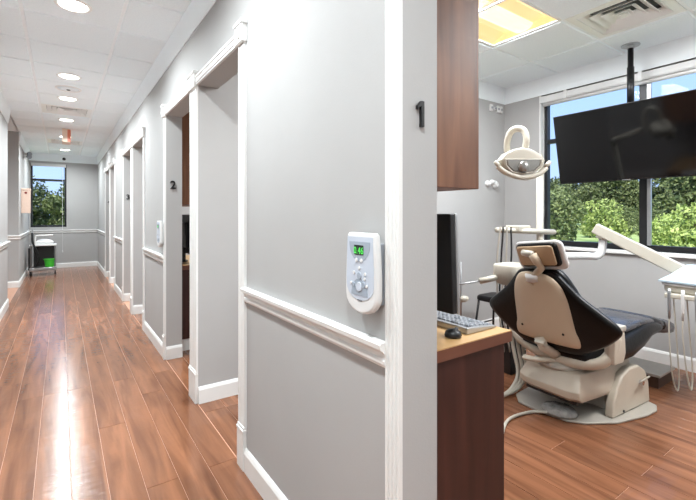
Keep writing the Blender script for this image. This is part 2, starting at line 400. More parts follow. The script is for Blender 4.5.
def casing_leg(y0, y1, root, z1=ZH):                       # fluted board on the wall face
    w = y1 - y0; t = .013; f = w / 7; p = [(XR, y0), (XR - t, y0)]
    for i in range(3):
        s = y0 + f * (1 + 2 * i); p += [(XR - t, s), (XR - t + .005, s + f * .2), (XR - t + .005, s + f * .8), (XR - t, s + f)]
    p += [(XR - t, y1), (XR, y1)]
    obj('casing', MB().prism([(x, y, .215) for x, y in p], (0, 0, z1 - .215)), 'trim', root)
    pl = obj('plinth_block', MB().box(XR - .020, XR, y0 - .001, y1 + .001, 0, .19).box(XR - .023, XR, y0 - .003, y1 + .003, .19, .203).box(XR - .018, XR, y0 - .001, y1 + .001, .203, .215), 'trim', root, bevel=.002)
def rosette(yc, w, root):
    o = obj('corner_block', MB().box(XR - .030, XR, yc - w / 2, yc + w / 2, ZH - .012, ZH + .088).box(XR - .036, XR, yc - w / 2 - .006, yc + w / 2 + .006, ZH + .076, ZH + .096), 'trim', root, bevel=.003)
    obj('boss', MB().lathe([(.028, 0), (.028, .004), (.018, .006), (.012, .003), (0, .003)], (XR - .030, yc, ZH + .032), axis=(-1, 0, 0)), 'trim', o)
def head(y0, y1, root):
    obj('head_casing', MB().box(XR - .016, XR, y0, y1, ZH, ZH + .068).box(XR - .021, XR, y0, y1, ZH + .012, ZH + .022).box(XR - .021, XR, y0, y1, ZH + .046, ZH + .056), 'trim', root, bevel=.002)
r0 = setroot('trim_%d' % n, (XR, .4, 0), 'white fluted door casing around the doorway beside numeral one'); n += 1
casing_leg(.826, .826 + CAS, r0); casing_leg(-.05 - CF, -.05, r0); rosette(.826 + CAS / 2, .07, r0); rosette(-.05 - CF / 2, .09, r0); head(-.05, .826, r0)
for k, (p0, p1) in enumerate(POSTS):
    we = WALLS[k + 1][1]; ws = WALLS[k + 2][0]
    r0 = setroot('trim_%d' % n, (XR, p0, 0), 'white fluted casing around a pair of doorways, post between'); n += 1
    casing_leg(we - CF, we, r0); casing_leg(p0, p1, r0); casing_leg(ws, ws + CAS, r0)
    rosette(we - CF / 2, .1, r0); rosette((p0 + p1) / 2, p1 - p0 + .01, r0); rosette(ws + CAS / 2, .07, r0); head(we, p0, r0); head(p1, ws, r0)

# ------------------------------------------------------------------ windows
def room_window(idx, y0, y1):
    w = setroot('window_%d' % idx, (XW + .07, (y0 + y1) / 2, WZ0), 'wide dark framed window with transom bars over a grey wall')
    fx0, fx1 = XW + .07, XW + .13; ym = (y0 + y1) / 2; zt = 2.06
    fr = obj('window_frame', MB().box(fx0, fx1, y0, y0 + .05, WZ0, WZ1).box(fx0, fx1, y1 - .05, y1, WZ0, WZ1).box(fx0, fx1, y0, y1, WZ0, WZ0 + .05).box(fx0, fx1, y0, y1, WZ1 - .05, WZ1), 'dark_frame', w, bevel=.003)
    obj('mullion', MB().box(fx0 - .02, fx1, ym - .03, ym + .03, WZ0 + .05, WZ1 - .05), 'dark_frame', w, bevel=.003)
    obj('mullion_bead', MB().box(fx0 - .03, fx0 - .005, ym - .062, ym - .034, WZ0 + .05, WZ1 - .05), 'alu', w)
    for a, c in ((y0 + .05, ym - .03), (ym + .03, y1 - .05)):
        obj('transom_bar', MB().box(fx0, fx1, a, c, zt - .022, zt + .022), 'dark_frame', w, bevel=.003)
        for z0, z1 in ((WZ0 + .05, zt - .022), (zt + .022, WZ1 - .05)):
            obj('pane', MB().box(XW + .098, XW + .102, a, c, z0, z1), 'glass', w)
    obj('window_sill', MB().box(XW - .03, XW + .07, y0 - .03, y1 + .03, WZ0 - .035, WZ0), 'trim', w, bevel=.004)
    obj('window_jamb', MB().box(XW - .002, XW + .07, y1 - .014, y1, WZ0, WZ1).box(XW - .002, XW + .07, y0, y0 + .014, WZ0, WZ1), 'trim', w)
    bl = thing('roller_blind', ['white roller blind headrail over the treatment room window', 'white roller blind in the room behind numeral two', 'white roller blind in the room behind numeral three'][idx - 1], 'blind', (XW + .02, ym, WZ1))
    obj('headrail', MB().box(XW - .01, XW + .05, y0 + .02, y1 - .02, WZ1 - .085, WZ1 - .015), 'white_plastic', bl, bevel=.004)
    obj('valance', MB().box(XW - .018, XW - .010, y0 + .02, y1 - .02, WZ1 - .075, WZ1 - .02), 'white_plastic', bl, bevel=.002)
    obj('roll', MB().tube([(XW + .03, y0 + .03, WZ1 - .095), (XW + .03, y1 - .03, WZ1 - .095)], .022, 10), 'white_plastic', bl, smooth=True)
    for q in (.15, .5, .85):
        yy = y0 + (y1 - y0) * q; obj('bracket', MB().box(XW - .022, XW + .055, yy - .015, yy + .015, WZ1 - .09, WZ1 - .005), 'trim', bl, bevel=.002)
    obj('pull_chain', MB().tube([(XW + .02, y1 - .04, WZ1 - .09), (XW + .02, y1 - .04, 1.25)], .003, 6), 'white_plastic', bl)
for k, (a, c) in enumerate(WINS): room_window(k + 1, a, c)
x0, x1, z0, z1 = FW
w = setroot('window_4', ((x0 + x1) / 2, YF + .06, z0), 'tall black framed window at the end of the corridor')
obj('window_frame', MB().box(x0, x0 + .04, YF + .05, YF + .11, z0, z1).box(x1 - .04, x1, YF + .05, YF + .11, z0, z1).box(x0, x1, YF + .05, YF + .11, z0, z0 + .045).box(x0, x1, YF + .05, YF + .11, z1 - .03, z1), 'dark_frame', w, bevel=.003)
obj('transom_bar', MB().box(x0 + .04, x1 - .04, YF + .05, YF + .11, 2.085, 2.135), 'dark_frame', w, bevel=.003)
for a, c in ((z0 + .045, 2.085), (2.135, z1 - .03)): obj('pane', MB().box(x0 + .04, x1 - .04, YF + .078, YF + .082, a, c), 'glass', w)
bl = thing('roller_blind', 'raised white blind at the corridor end window with a hanging cord', 'blind', ((x0 + x1) / 2, YF, z1))
obj('headrail', MB().box(x0 + .01, x1 - .01, YF + .005, YF + .045, z1 - .07, z1), 'white_plastic', bl, bevel=.003)
obj('cord', MB().tube([(.03, YF + .02, z1 - .06), (.03, YF - .045, 1.2), (.03, YF - .045, .42)], .004, 6), 'white_plastic', bl)
obj('cord_tassel', MB().lathe([(.003, 0), (.010, -.01), (.012, -.05), (.004, -.055)], (.03, YF - .045, .42), 10), 'white_plastic', bl)

# ------------------------------------------------------------------ lamps
def lamp(name, parent, kind, energy, loc, size, size_y=None, color=(1, 1, 1), spread=None):
    l = bpy.data.lights.new(name, 'AREA'); l.shape = kind; l.size = size; l.energy = energy; l.color = color
    if size_y: l.size_y = size_y
    if spread: l.spread = spread
    o = bpy.data.objects.new(name, l); COL.objects.link(o); o.parent = parent; o.location = Vector(loc) - rloc(parent); return o
DL = [(-1.6, 'above the corridor behind the doorway'), (0.1, 'beside the doorway of numeral one'), (1.75, 'beside the wall controller'), (3.42, 'level with the doorway of numeral two'),
      (5.20, 'before the round ceiling speaker'), (6.2, 'just before the square air diffuser'), (7.6, 'just beyond the square air diffuser'), (9.25, 'beyond the exit sign'), (11.1, 'closest to the corridor end window')]
for y, wh in DL:
    t = thing('recessed_downlight', 'round white recessed downlight ' + wh, 'downlight', (.07, y, ZC - .004), 'corridor downlights')
    obj('trim_ring', MB().lathe([(.112, .0), (.112, -.004), (.104, -.010), (.090, -.010), (.086, -.004), (.086, 0)], (.07, y, ZC - .0095), 28), 'white_metal', t, smooth=True)
    obj('diffuser', MB().lathe([(.086, -.003), (.07, -.012), (.04, -.017), (.0, -.018)], (.07, y, ZC - .0095), 24), 'lens', t, smooth=True)
    lamp('downlight_lamp', t, 'DISK', DOWN_W, (.07, y, ZC - .032), .17, color=(.90, .97, 1), spread=2.75)
def troffer(x0, x1, y0, y1, label):
    t = thing('ceiling_light', label, 'ceiling light', ((x0 + x1) / 2, (y0 + y1) / 2, ZC + .001), 'recessed troffer lights')
    e = .02
    obj('frame', MB().box(x0, x1, y0, y0 + e, ZC - .004, ZC + .04).box(x0, x1, y1 - e, y1, ZC - .004, ZC + .04).box(x0, x0 + e, y0 + e, y1 - e, ZC - .004, ZC + .04).box(x1 - e, x1, y0 + e, y1 - e, ZC - .004, ZC + .04), 'white_metal', t)
    ym = (y0 + y1) / 2; a = y0 + e; c = y1 - e
    prof = [(a, ZC + .0), (a + .10, ZC + .07), (ym - .09, ZC + .055), (ym + .09, ZC + .055), (c - .10, ZC + .07), (c, ZC), (c, ZC + .085), (a, ZC + .085)]
    obj('reflector', MB().prism([(x0 + e, p[0], p[1]) for p in prof], (x1 - x0 - 2 * e, 0, 0)), 'troffer_lens', t)
    for xx in (x0 + e, x1 - e - .004): obj('end_cap', MB().box(xx, xx + .004, a, c, ZC + .002, ZC + .084), 'troffer_lens', t)  # glowing caps added to cover the dark, unlit frame ends
    obj('basket', MB().prism([(x0 + e + .005, p[0], p[1]) for p in arc(10, PI, 2 * PI, .085, .045, ym, ZC + .054)], (x1 - x0 - 2 * e - .010, 0, 0)), 'troffer_tube', t, smooth=False)
    lamp('troffer_lamp', t, 'RECTANGLE', TROFF_W, ((x0 + x1) / 2, ym, ZC + .006), x1 - x0 - .1, y1 - y0 - .1, (.93, .97, 1))
troffer(1.88, 3.08, 1.6, 2.2, 'warm glowing recessed troffer light beside the louvred diffuser')
troffer(2.48, 3.68, -.2, .4, 'unseen recessed troffer light added to brighten the treatment room')  # extra troffer out of view, added to brighten the room
for k in (1, 2):
    y0 = POSTS[k - 1][1] + 1.15; troffer(1.88, 3.08, y0, y0 + .6, 'recessed troffer light in the room behind numeral ' + ['two', 'three'][k - 1])
def diffuser(x0, x1, y0, y1, label):
    t = thing('air_diffuser', label, 'air vent', ((x0 + x1) / 2, (y0 + y1) / 2, ZC)); cx, cy = (x0 + x1) / 2, (y0 + y1) / 2
    def ring(h0, h1, za, zb):      # sloped square louvre
        A = [(cx - h0, cy - h0, za), (cx + h0, cy - h0, za), (cx + h0, cy + h0, za), (cx - h0, cy + h0, za)]; B = [(cx - h1, cy - h1, zb), (cx + h1, cy - h1, zb), (cx + h1, cy + h1, zb), (cx - h1, cy + h1, zb)]
        up = lambda R: [(p[0], p[1], p[2] + .004) for p in R]
        return MB().loft([A, B, up(B), up(A), A], cap=False)
    H = (x1 - x0) / 2 - .013
    obj('backing', MB().box(cx - H, cx + H, cy - H, cy + H, ZC + .055, ZC + .07), 'vent_dark', t)
    obj('frame', ring(H, H - .055, ZC - .003, ZC - .006), 'white_metal', t)
    for q in range(4):
        h = H - .058 - q * .058; obj('louvre', ring(h, h - .052, ZC - .004 + .002 * q, ZC + .034), 'white_metal', t)
    obj('centre_plate', MB().box(cx - .03, cx + .03, cy - .03, cy + .03, ZC - .008, ZC), 'white_metal', t)
diffuser(3.08, 3.68, 1.0, 1.6, 'square white louvred air diffuser in the treatment room ceiling')
diffuser(-.23, .37, CY[vrow], CY[vrow + 1], 'square louvred air diffuser in the corridor ceiling before the exit sign')
diffuser(-.23, .37, CY[vrow2], CY[vrow2 + 1], 'square louvred air diffuser in the corridor ceiling beyond the exit sign')
t = thing('ceiling_speaker', 'round white ceiling speaker between two corridor downlights', 'speaker', (.07, 5.72, ZC - .004))
obj('ring', MB().lathe([(.13, 0), (.13, -.005), (.118, -.010), (.108, -.006), (.108, 0)], (.07, 5.72, ZC - .0095), 28), 'white_metal', t, smooth=True)
obj('grille', MB().lathe([(.108, -.004), (.06, -.012), (.02, -.014)], (.07, 5.72, ZC - .0095), 24), 'tile', t, smooth=True)
obj('hub', MB().lathe([(.02, -.013), (.018, -.02), (.0, -.022)], (.07, 5.72, ZC - .0095), 14), 'vent_dark', t)
t = thing('exit_sign', 'orange red exit sign hanging edge on below the corridor ceiling', 'exit sign', (.07, 8.45, ZC - .004))
obj('canopy', MB().box(.03, .11, 8.36, 8.54, ZC - .03, ZC - .0095), 'white_metal', t, bevel=.004)
obj('panel', MB().box(.015, .13, 8.30, 8.60, ZC - .25, ZC - .03), 'exit_white', t, bevel=.006)
obj('face', MB().box(.130, .134, 8.31, 8.59, ZC - .24, ZC - .04), 'exit_red', t)
obj('end_strip', MB().box(.088, .13, 8.296, 8.30, ZC - .24, ZC - .04), 'exit_red', t)

# ------------------------------------------------------------------ door numbers
def text_mesh(name, c):
    tmp = bpy.data.objects.new('tmp', c); COL.objects.link(tmp); bpy.context.view_layer.update()
    me = bpy.data.meshes.new_from_object(tmp.evaluated_get(bpy.context.evaluated_depsgraph_get()))
    bpy.data.objects.remove(tmp); o = bpy.data.objects.new(name, me); COL.objects.link(o); return o
def digit(ch, x, y, z, h, label):
    c = bpy.data.curves.new('door_number', 'FONT'); c.body = ch; c.size = h * 1.42; c.extrude = .004; c.bevel_depth = .0012; c.align_x = 'CENTER'; c.offset = .001
    c.materials.append(MATS['black_plastic'])
    o = text_mesh('door_number', c); o.location = (x, y, z); o.rotation_euler = (PI / 2, 0, 0)
    return tag(o, label, 'door number', 'black room numbers on the door jambs')
NUM = ['one', 'two', 'three', 'four']
for k, ch in enumerate('1234'):
    lab = 'black numeral %s fixed to a grey door jamb' % NUM[k]
    if ch == '1':
        yj = WALLS[1][0]; pts = [(.010, 0), (.010, .072), (-.001, .072), (-.016, .058), (-.016, .047), (-.002, .057), (-.002, 0)]
        o = obj('door_number', MB().prism([(x, 0, z) for x, z in pts], (0, -.010, 0)), 'black_plastic', bevel=.0012); o.location = (.823, yj, 1.520)
        tag(o, lab, 'door number', 'black room numbers on the door jambs')
    else: digit(ch, .815, WALLS[k + 1][0] - .006, 1.508, .07, lab)

# ------------------------------------------------------------------ wall controllers
def controller(yo, label):
    y0, y1, zb, zt = .885 + yo, 1.037 + yo, .985, 1.222; yc = (y0 + y1) / 2; zc = (zb + zt) / 2; w = y1 - y0
    t = thing('wall_controller', label, 'wall controller', (XR, yc, zb), 'white keypad controllers on the corridor wall')
    obj('bracket', MB().box(XR - .018, XR, yc - .060, yc + .055, zb + .03, zt - .03), 'grey_key', t, bevel=.003)
    def outline(g, flat=0):
        h = w / 2 - g; p = []
        top = zt - g; bot = zb + g
        p += [(-h * .86, top - .004), (-h * .80, top), (h * .80, top), (h * .86, top - .004), (h * .95, zc + .05), (h, zc - .02), (h, bot + .05)]
        p += [(h * math.cos(a), bot + .05 - .05 * math.sin(a)) for a in [PI * i / 10 for i in range(1, 10)]]
        p += [(-h, bot + .05), (-h, zc - .02), (-h * .95, zc + .05)]
        return p
    P = outline(0)
    body = obj('body', MB().loft([[(XR - .018, yc + u, z) for u, z in outline(.004)], [(XR - .026, yc + u, z) for u, z in P], [(XR - .038, yc + u, z) for u, z in P], [(XR - .044, yc + u, z) for u, z in outline(.005)]]), 'white_plastic', t, bevel=.003)
    fx = XR - .044
    def inner():
        h = w / 2 - .010; top = zt - .012; bot = zb + .040
        p = [(-h * .92, top), (h * .92, top), (h, zc)]
        p += [(h * math.cos(a), bot + .045 - .045 * math.sin(a)) for a in [PI * i / 10 for i in range(0, 11)]]
        return p + [(-h, zc)]
    obj('face_panel', MB().prism([(fx - .0012, yc + u, z) for u, z in inner()], (.0022, 0, 0)), 'panel_blue', t)
    hx = w / 2 - .026
    disp = [(-hx, zt - .026), (hx, zt - .026)] + [(hx * math.cos(a), zt - .032 - .052 * math.sin(a)) for a in [PI * i / 10 for i in range(0, 11)]]
    dp = obj('display_panel', MB().prism([(fx - .0022, yc + u, z) for u, z in disp], (.0015, 0, 0)), 'panel_grey', t)
    obj('display', MB().box(fx - .0034, fx - .0020, yc - .020, yc + .024, zt - .064, zt - .036), 'led', dp)
    c = bpy.data.curves.new('display_digits', 'FONT'); c.body = '0.46'; c.size = .028; c.extrude = .0003; c.align_x = 'CENTER'; c.offset = 0; c.materials.append(MATS['led_on'])
    o = text_mesh('display_digits', c); o.parent = dp; o.location = Vector((fx - .0038, yc + .002, zt - .061)) - rloc(t); o.rotation_euler = (PI / 2, 0, -PI / 2)
    low = [(.040 * math.cos(a), zb + .054 + .05 * math.sin(a)) for a in [PI * i / 12 for i in range(13)]]
    lp = obj('start_panel', MB().prism([(fx - .0022, yc + u, z) for u, z in low], (.0015, 0, 0)), 'panel_grey', t)
    obj('start_button', MB().lathe([(.014, 0), (.013, .003), (0, .003)], (fx - .002, yc, zb + .080), 18, (-1, 0, 0)), 'panel_blue', lp)
    for u, z, r, m in ((.014, -.080, .006, 'white_plastic'), (-.010, -.080, .006, 'white_plastic'), (0, -.125, .011, 'panel_grey'), (.026, -.118, .005, 'white_plastic'), (-.028, -.118, .005, 'white_plastic'), (0, -.103, .005, 'white_plastic'), (-.026, -.132, .005, 'white_plastic'),
                       (.028, -.152, .007, 'panel_grey'), (-.020, -.150, .009, 'panel_grey'), (-.036, -.152, .005, 'white_plastic'), (-.004, -.152, .005, 'white_plastic'), (.041, -.150, .004, 'white_plastic')):
        obj('button', MB().lathe([(r, 0), (r * .9, .002), (0, .002)], (fx - .002, yc + u, zt + z), 14, (-1, 0, 0)), m, t)
    obj('brand_strip', MB().box(fx - .0012, fx + .002, yc - .011, yc + .011, zb + .038, zb + .042), 'key_dark', t)
controller(0, 'white keypad controller with green display on wall beside numeral one')
controller(PER, 'white keypad controller on the wall beside numeral two')

# ------------------------------------------------------------------ desk units, cabinets, monitors (rooms 1 and 2)
YD = .985; ZD = .805
def desk_unit(dy, room):
    x1 = 1.503
    d = thing('desk', ['dark wood desk with pale laminate top holding a keyboard', 'dark wood desk glimpsed through the doorway of numeral two'][room - 1], 'desk', (1.18, YD + .5 + dy, 0), 'desks behind the corridor wall')
    y0, y1 = YD + dy, YD + 1.0 + dy
    obj('end_panel', MB().box(XR2 + .004, x1 - .035, y0 + .012, y0 + .034, 0.11, ZD - .045), 'cherry_dark', d)
    obj('toe_board', MB().box(XR2 + .004, x1 - .05, y0 + .02, y0 + .034, 0.0, .11), 'trim', d)
    obj('end_panel', MB().box(XR2 + .004, x1 - .035, y1 - .034, y1 - .012, 0, ZD - .045), 'cherry_dark', d)
    obj('back_panel', MB().box(XR2 + .004, XR2 + .024, y0 + .034, y1 - .034, .0, ZD - .045), 'cherry_dark', d)
    dr = obj('drawer_front', MB().box(x1 - .06, x1 - .038, y0 + .045, y0 + .42, .12, ZD - .06), 'cherry_dark', d, bevel=.002)
    obj('handle', MB().tube([(x1 - .036, y0 + .16, .62), (x1 - .020, y0 + .16, .62), (x1 - .020, y0 + .30, .62), (x1 - .036, y0 + .30, .62)], .005), 'alu', dr)
    tp = obj('desk_top', MB().box(XR2 + .004, x1, y0 + .001, y1, ZD - .004, ZD), 'desk_top', d)
    obj('edge_band', MB().box(XR2 + .004, x1 + .002, y0, y1, ZD - .045, ZD - .004), 'desk_edge', tp)
    c = thing('wall_cabinet', ['brown wood wall cabinet hung above the keyboard desk', 'reddish brown wall cabinet glimpsed through the doorway of numeral two'][room - 1], 'cabinet', (1.07, YD + .5 + dy, 1.372), 'wall cabinets over the desks')
    xc = 1.297
    obj('carcass', MB().box(XR2 + .003, xc - .022, y0, y1, 1.372, ZC - .01), 'cherry', c, bevel=.0015)
    for q in range(2):
        a = y0 + .003 + q * .5; dd = obj('cabinet_door', MB().box(xc - .021, xc, a, a + .494, 1.372, ZC - .012), 'cherry', c, bevel=.002)
        obj('handle', MB().tube([(xc, a + .25, 1.42), (xc + .022, a + .25, 1.42), (xc + .022, a + .25, 1.54), (xc, a + .25, 1.54)], .005), 'alu', dd)
    m = thing('monitor', ['black computer monitor standing behind the keyboard', 'black computer monitor glimpsed through the doorway of numeral two'][room - 1], 'monitor', (1.30, 1.36 + dy, ZD), 'computer monitors on desks')
    # tilted panel: bottom further into the room
    dx = -.21 if room == 2 else 0
    def P(x, y, z): return (x + dx + .045 * (1.28 - z) , y + dy, z)
    ya, yb, za, zb = 1.075, 1.60, .885, 1.278
    def slab(xa, xb, ya, yb, za, zb):
        return MB().add([P(xa,ya,za),P(xb,ya,za),P(xb,yb,za),P(xa,yb,za),P(xa,ya,zb),P(xb,ya,zb),P(xb,yb,zb),P(xa,yb,zb)], [(0,3,2,1),(4,5,6,7),(0,1,5,4),(1,2,6,5),(2,3,7,6),(3,0,4,7)])
    obj('housing', slab(1.235, 1.262, ya, yb, za, zb), 'black_plastic', m, bevel=.004)
    bz = obj('bezel', slab(1.262, 1.276, ya - .002, yb + .002, za - .002, zb + .002), 'alu', m, bevel=.003)
    obj('screen', slab(1.276, 1.278, ya + .015, yb - .015, za + .02, zb - .015), 'screen', bz)
    obj('back_bulge', slab(1.205, 1.236, ya + .12, yb - .12, za + .06, zb - .08), 'black_plastic', m, bevel=.01)
    obj('stand', MB().box(1.215 + dx, 1.245 + dx, 1.31 + dy, 1.39 + dy, ZD + .012, 1.0), 'black_plastic', m, bevel=.004)
    obj('stand_base', MB().prism([(1.195 + dx + .075 * math.cos(a), 1.35 + dy + .12 * math.sin(a), ZD) for a in [2 * PI * i / 24 for i in range(24)]], (0, 0, .012)), 'black_plastic', m, bevel=.003)
    return d, c, m
desk_unit(0, 1); desk_unit(PER, 2)
kb = thing('keyboard', 'pale grey computer keyboard lying at the desk edge', 'keyboard', (1.38, 1.25, ZD))
kx0, kx1, ky0, ky1 = 1.30, 1.485, 1.045, 1.475
obj('case', MB().prism([(kx0, ky0, ZD + .001), (kx1, ky0, ZD + .001), (kx1, ky0, ZD + .010), (kx0 + .01, ky0, ZD + .026), (kx0, ky0, ZD + .026)], (0, ky1 - ky0, 0)), 'alu', kb, bevel=.003)
for i in range(6):
    fx = kx0 + .022 + i * .0255; zz = ZD + .0265 - (fx - kx0 - .01) * .093
    for j in range(17):
        fy = ky0 + .014 + j * .0237
        k = obj('key', MB().loft([[(fx, fy, zz), (fx + .021, fy, zz - .002), (fx + .021, fy + .020, zz - .002), (fx, fy + .020, zz)], [(fx + .003, fy + .002, zz + .006), (fx + .018, fy + .002, zz + .004), (fx + .018, fy + .018, zz + .004), (fx + .003, fy + .018, zz + .006)]]), 'grey_key' if (i * 7 + j * 3) % 9 else 'key_dark', kb)
m = thing('mouse', 'black computer mouse beside the keyboard on the desk', 'mouse', (1.245, 1.09, ZD))
obj('shell', MB().lathe([(.03, .001), (.033, .008), (.028, .022), (.014, .031), (0, .033)], (1.235, 1.06, ZD), 16), 'black_plastic', m, smooth=True)
obj('wheel', MB().lathe([(.006, -.004), (.006, .004)], (1.255, 1.06, ZD + .028), 10, (0, 1, 0)), 'key_dark', m)

# ------------------------------------------------------------------ television on ceiling pole
TY0, TY1, TZ0, TZ1 = .925, 2.04, 1.565, 2.185
tv = thing('television', 'large black flat television on a ceiling pole before the window', 'television', (4.0, 1.49, ZC))
def TP(x, y, z): return (3.89 - (z - TZ0) * .21 + x, y, z + x * .21)
def tslab(xa, xb, ya, yb, za, zb): return MB().add([TP(xa,ya,za),TP(xb,ya,za),TP(xb,yb,za),TP(xa,yb,za),TP(xa,ya,zb),TP(xb,ya,zb),TP(xb,yb,zb),TP(xa,yb,zb)], [(0,3,2,1),(4,5,6,7),(0,1,5,4),(1,2,6,5),(2,3,7,6),(3,0,4,7)])
obj('housing', tslab(.004, .035, TY0, TY1, TZ0, TZ1), 'black_plastic', tv, bevel=.004)
obj('screen', tslab(0, .004, TY0 + .006, TY1 - .006, TZ0 + .012, TZ1 - .006), 'screen', tv)
obj('logo_bar', tslab(-.002, 0, 1.45, 1.51, TZ0 + .002, TZ0 + .009), 'alu', tv)
obj('back_box', tslab(.035, .065, TY0 + .2, TY1 - .2, TZ0 + .05, TZ1 - .25), 'black_plastic', tv, bevel=.006)
obj('pole', MB().tube([(4.0, 1.49, ZC - .012), (4.0, 1.49, 1.80)], .022, 14), 'black_metal', tv, smooth=True)
obj('pole_sleeve', MB().tube([(4.0, 1.49, ZC - .2), (4.0, 1.49, 2.2)], .027, 14), 'black_metal', tv, smooth=True)
obj('ceiling_flange', MB().lathe([(.07, 0), (.07, -.008), (.03, -.014), (.028, -.03)], (4.0, 1.49, ZC - .0095), 18), 'alu', tv)
obj('mount_plate', MB().box(3.93, 3.985, 1.40, 1.58, 1.75, 1.98), 'black_metal', tv, bevel=.003)

# ------------------------------------------------------------------ dental chair
CO = Vector((2.50, 1.40, 0)); AL = math.radians(-4); CS, CZ = 1.06, .93
def C(a, l, z):
    a *= CS; l *= CS; z *= CZ
    return (CO.x + a * math.cos(AL) - l * math.sin(AL), CO.y + a * math.sin(AL) + l * math.cos(AL), z)
ch = thing('dental_chair', 'reclining dental chair with black upholstery and beige shell on a round edged base plate', 'dental chair', tuple(CO))
def cprism(poly, z0, z1): return MB().prism([C(a, l, z0) for a, l in poly], (0, 0, (z1 - z0) * CZ))
plate = [(.02, .20), (.02, .055), (.05, -.10), (.11, -.17), (.28, -.265), (.52, -.31), (.64, -.31), (.71, -.28), (.74, -.20), (.76, 0), (.74, .22), (.66, .31), (.30, .31), (.10, .28)]
obj('base_plate', cprism(plate, 0.001, .018), 'grey_beige', ch, bevel=.006)
obj('pump_box', cprism([(.36, -.15), (.70, -.15), (.70, .15), (.36, .15)], .018, .20), 'grey_beige', ch, bevel=.012)
hous = [(.02, -.13), (.05, -.19), (.30, -.205), (.62, -.19), (.62, .19), (.30, .205), (.05, .19), (.02, .13)]
h1 = MB().loft([[C(a * .98 + .02, l * .93, .155) for a, l in hous], [C(a - .03, l, .19) for a, l in hous], [C(a - .035, l, .235) for a, l in hous], [C(a * .96 + .02, l * .88, .33) for a, l in hous], [C(a * .9 + .05, l * .8, .34) for a, l in hous]])
ho = obj('lift_housing', h1, 'beige_base', ch, bevel=.01)
obj('seam_cover', MB().loft([[C(a * .6 + .02, l * .5, .338) for a, l in hous], [C(a * .55 + .04, l * .45, .356) for a, l in hous]]), 'grey_beige', ho, bevel=.004)
obj('underside', cprism([(.04, -.16), (.6, -.16), (.6, .16), (.04, .16)], .138, .157), 'black_plastic', ch)
br = [(.28, .02), (.29, .10), (.34, .21), (.41, .28), (.50, .315), (.62, .31), (.71, .26), (.76, .17), (.78, .02)]
for sgn in (-1, 1):
    bk = obj('link_cover', MB().prism([C(a * .9 + .03, sgn * .185, z) for a, z in br], Vector(C(0, sgn * .235, 0)) - Vector(C(0, sgn * .185, 0))), 'beige_base', ch, bevel=.012, seg=3)
    if sgn < 0:
        obj('valve', MB().tube([C(.60, -0.235, .19), C(.60, -0.255, .19)], .016, 12), 'chrome', bk)
        obj('valve_lever', MB().tube([C(.60, -0.248, .20), C(.64, -0.270, .235)], .006, 8), 'cream_plastic', bk)
        obj('valve_lever', MB().tube([C(.59, -0.248, .195), C(.53, -0.270, .225)], .005, 8), 'cream_plastic', bk)
        obj('bolt', MB().tube([C(.40, -.234, .04), C(.40, -.240, .04)], .008, 10), 'black_metal', bk)
obj('turntable', MB().lathe([(.15, 0), (.155, .012), (.14, .03), (.10, .045), (.09, .07)], C(.16, 0, .335), 28), 'grey_beige', ch, smooth=True)
obj('swivel_lever', MB().tube(smooth_path([C(.10, -.02, .375), C(.0, .02, .385), C(-.03, .07, .38), C(-.035, .12, .378)]), .016, 10, flat=1.6), 'beige_base', ch, smooth=True)
# yoke
yk = smooth_path([C(.17, .30, .60), C(.14, .30, .53), C(.10, .26, .46), (C(.08, .14, .415)), C(.08, 0, .395), C(.08, -.14, .40), C(.10, -.25, .43), C(.14, -.295, .50), C(.17, -.30, .60)], 5)
obj('yoke', MB().tube(yk, [.036] * len(yk), 12, up=None, flat=.9), 'beige_base', ch, smooth=True)
for sgn in (-1, 1):
    ap = obj('arm_post', MB().loft([[C(.17 + dx * k, sgn * .30 + dl * k2, z) for dx, dl in ((-.055, -.025), (.055, -.025), (.065, 0), (.055, .025), (-.055, .025), (-.065, 0))] for z, k, k2 in ((.44, .9, .9), (.50, 1.1, 1.1), (.58, 1.0, 1.1), (.635, .95, 1.0))]), 'beige_base', ch, bevel=.006)
    obj('post_cap', MB().loft([[C(.175 + dx, sgn * .30 + dl, z) for dx, dl in ((-.06, -.03), (.06, -.03), (.06, .03), (-.06, .03))] for z in (.635, .672)]), 'grey_beige', ap, bevel=.008)
# seat and leg rest (lofted cushion)
def ring(a, hw, zt, zb, n=16):
    out = []
    for i in range(n):
        q = 2 * PI * i / n; cx = math.copysign(abs(math.cos(q)) ** .45, math.cos(q)); sz = math.copysign(abs(math.sin(q)) ** .6, math.sin(q))
        out.append(C(a, hw * cx, (zt + zb) / 2 + (zt - zb) / 2 * sz))
    return out
obj('seat', MB().loft([ring(a, w, t - .07, bt - .07) for a, w, t, bt in ((.06, .20, .56, .47), (.10, .24, .60, .45), (.25, .27, .62, .43), (.45, .275, .635, .44), (.60, .27, .65, .49), (.75, .25, .655, .54), (.88, .235, .635, .55), (.95, .22, .62, .55))]), 'black_leather', ch, smooth=True)
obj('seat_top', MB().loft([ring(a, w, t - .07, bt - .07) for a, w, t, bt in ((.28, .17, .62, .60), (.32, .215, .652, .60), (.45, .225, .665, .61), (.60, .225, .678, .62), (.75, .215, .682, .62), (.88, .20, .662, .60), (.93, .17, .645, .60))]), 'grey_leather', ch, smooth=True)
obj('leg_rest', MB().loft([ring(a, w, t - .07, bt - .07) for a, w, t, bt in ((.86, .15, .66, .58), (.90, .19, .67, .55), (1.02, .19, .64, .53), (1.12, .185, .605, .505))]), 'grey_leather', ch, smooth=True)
obj('toe_sleeve', MB().loft([ring(a, w, t - .07, bt - .07) for a, w, t, bt in ((1.06, .17, .60, .50), (1.08, .195, .62, .495), (1.19, .195, .595, .475), (1.22, .175, .58, .48))]), 'plastic_sleeve', ch, smooth=True)
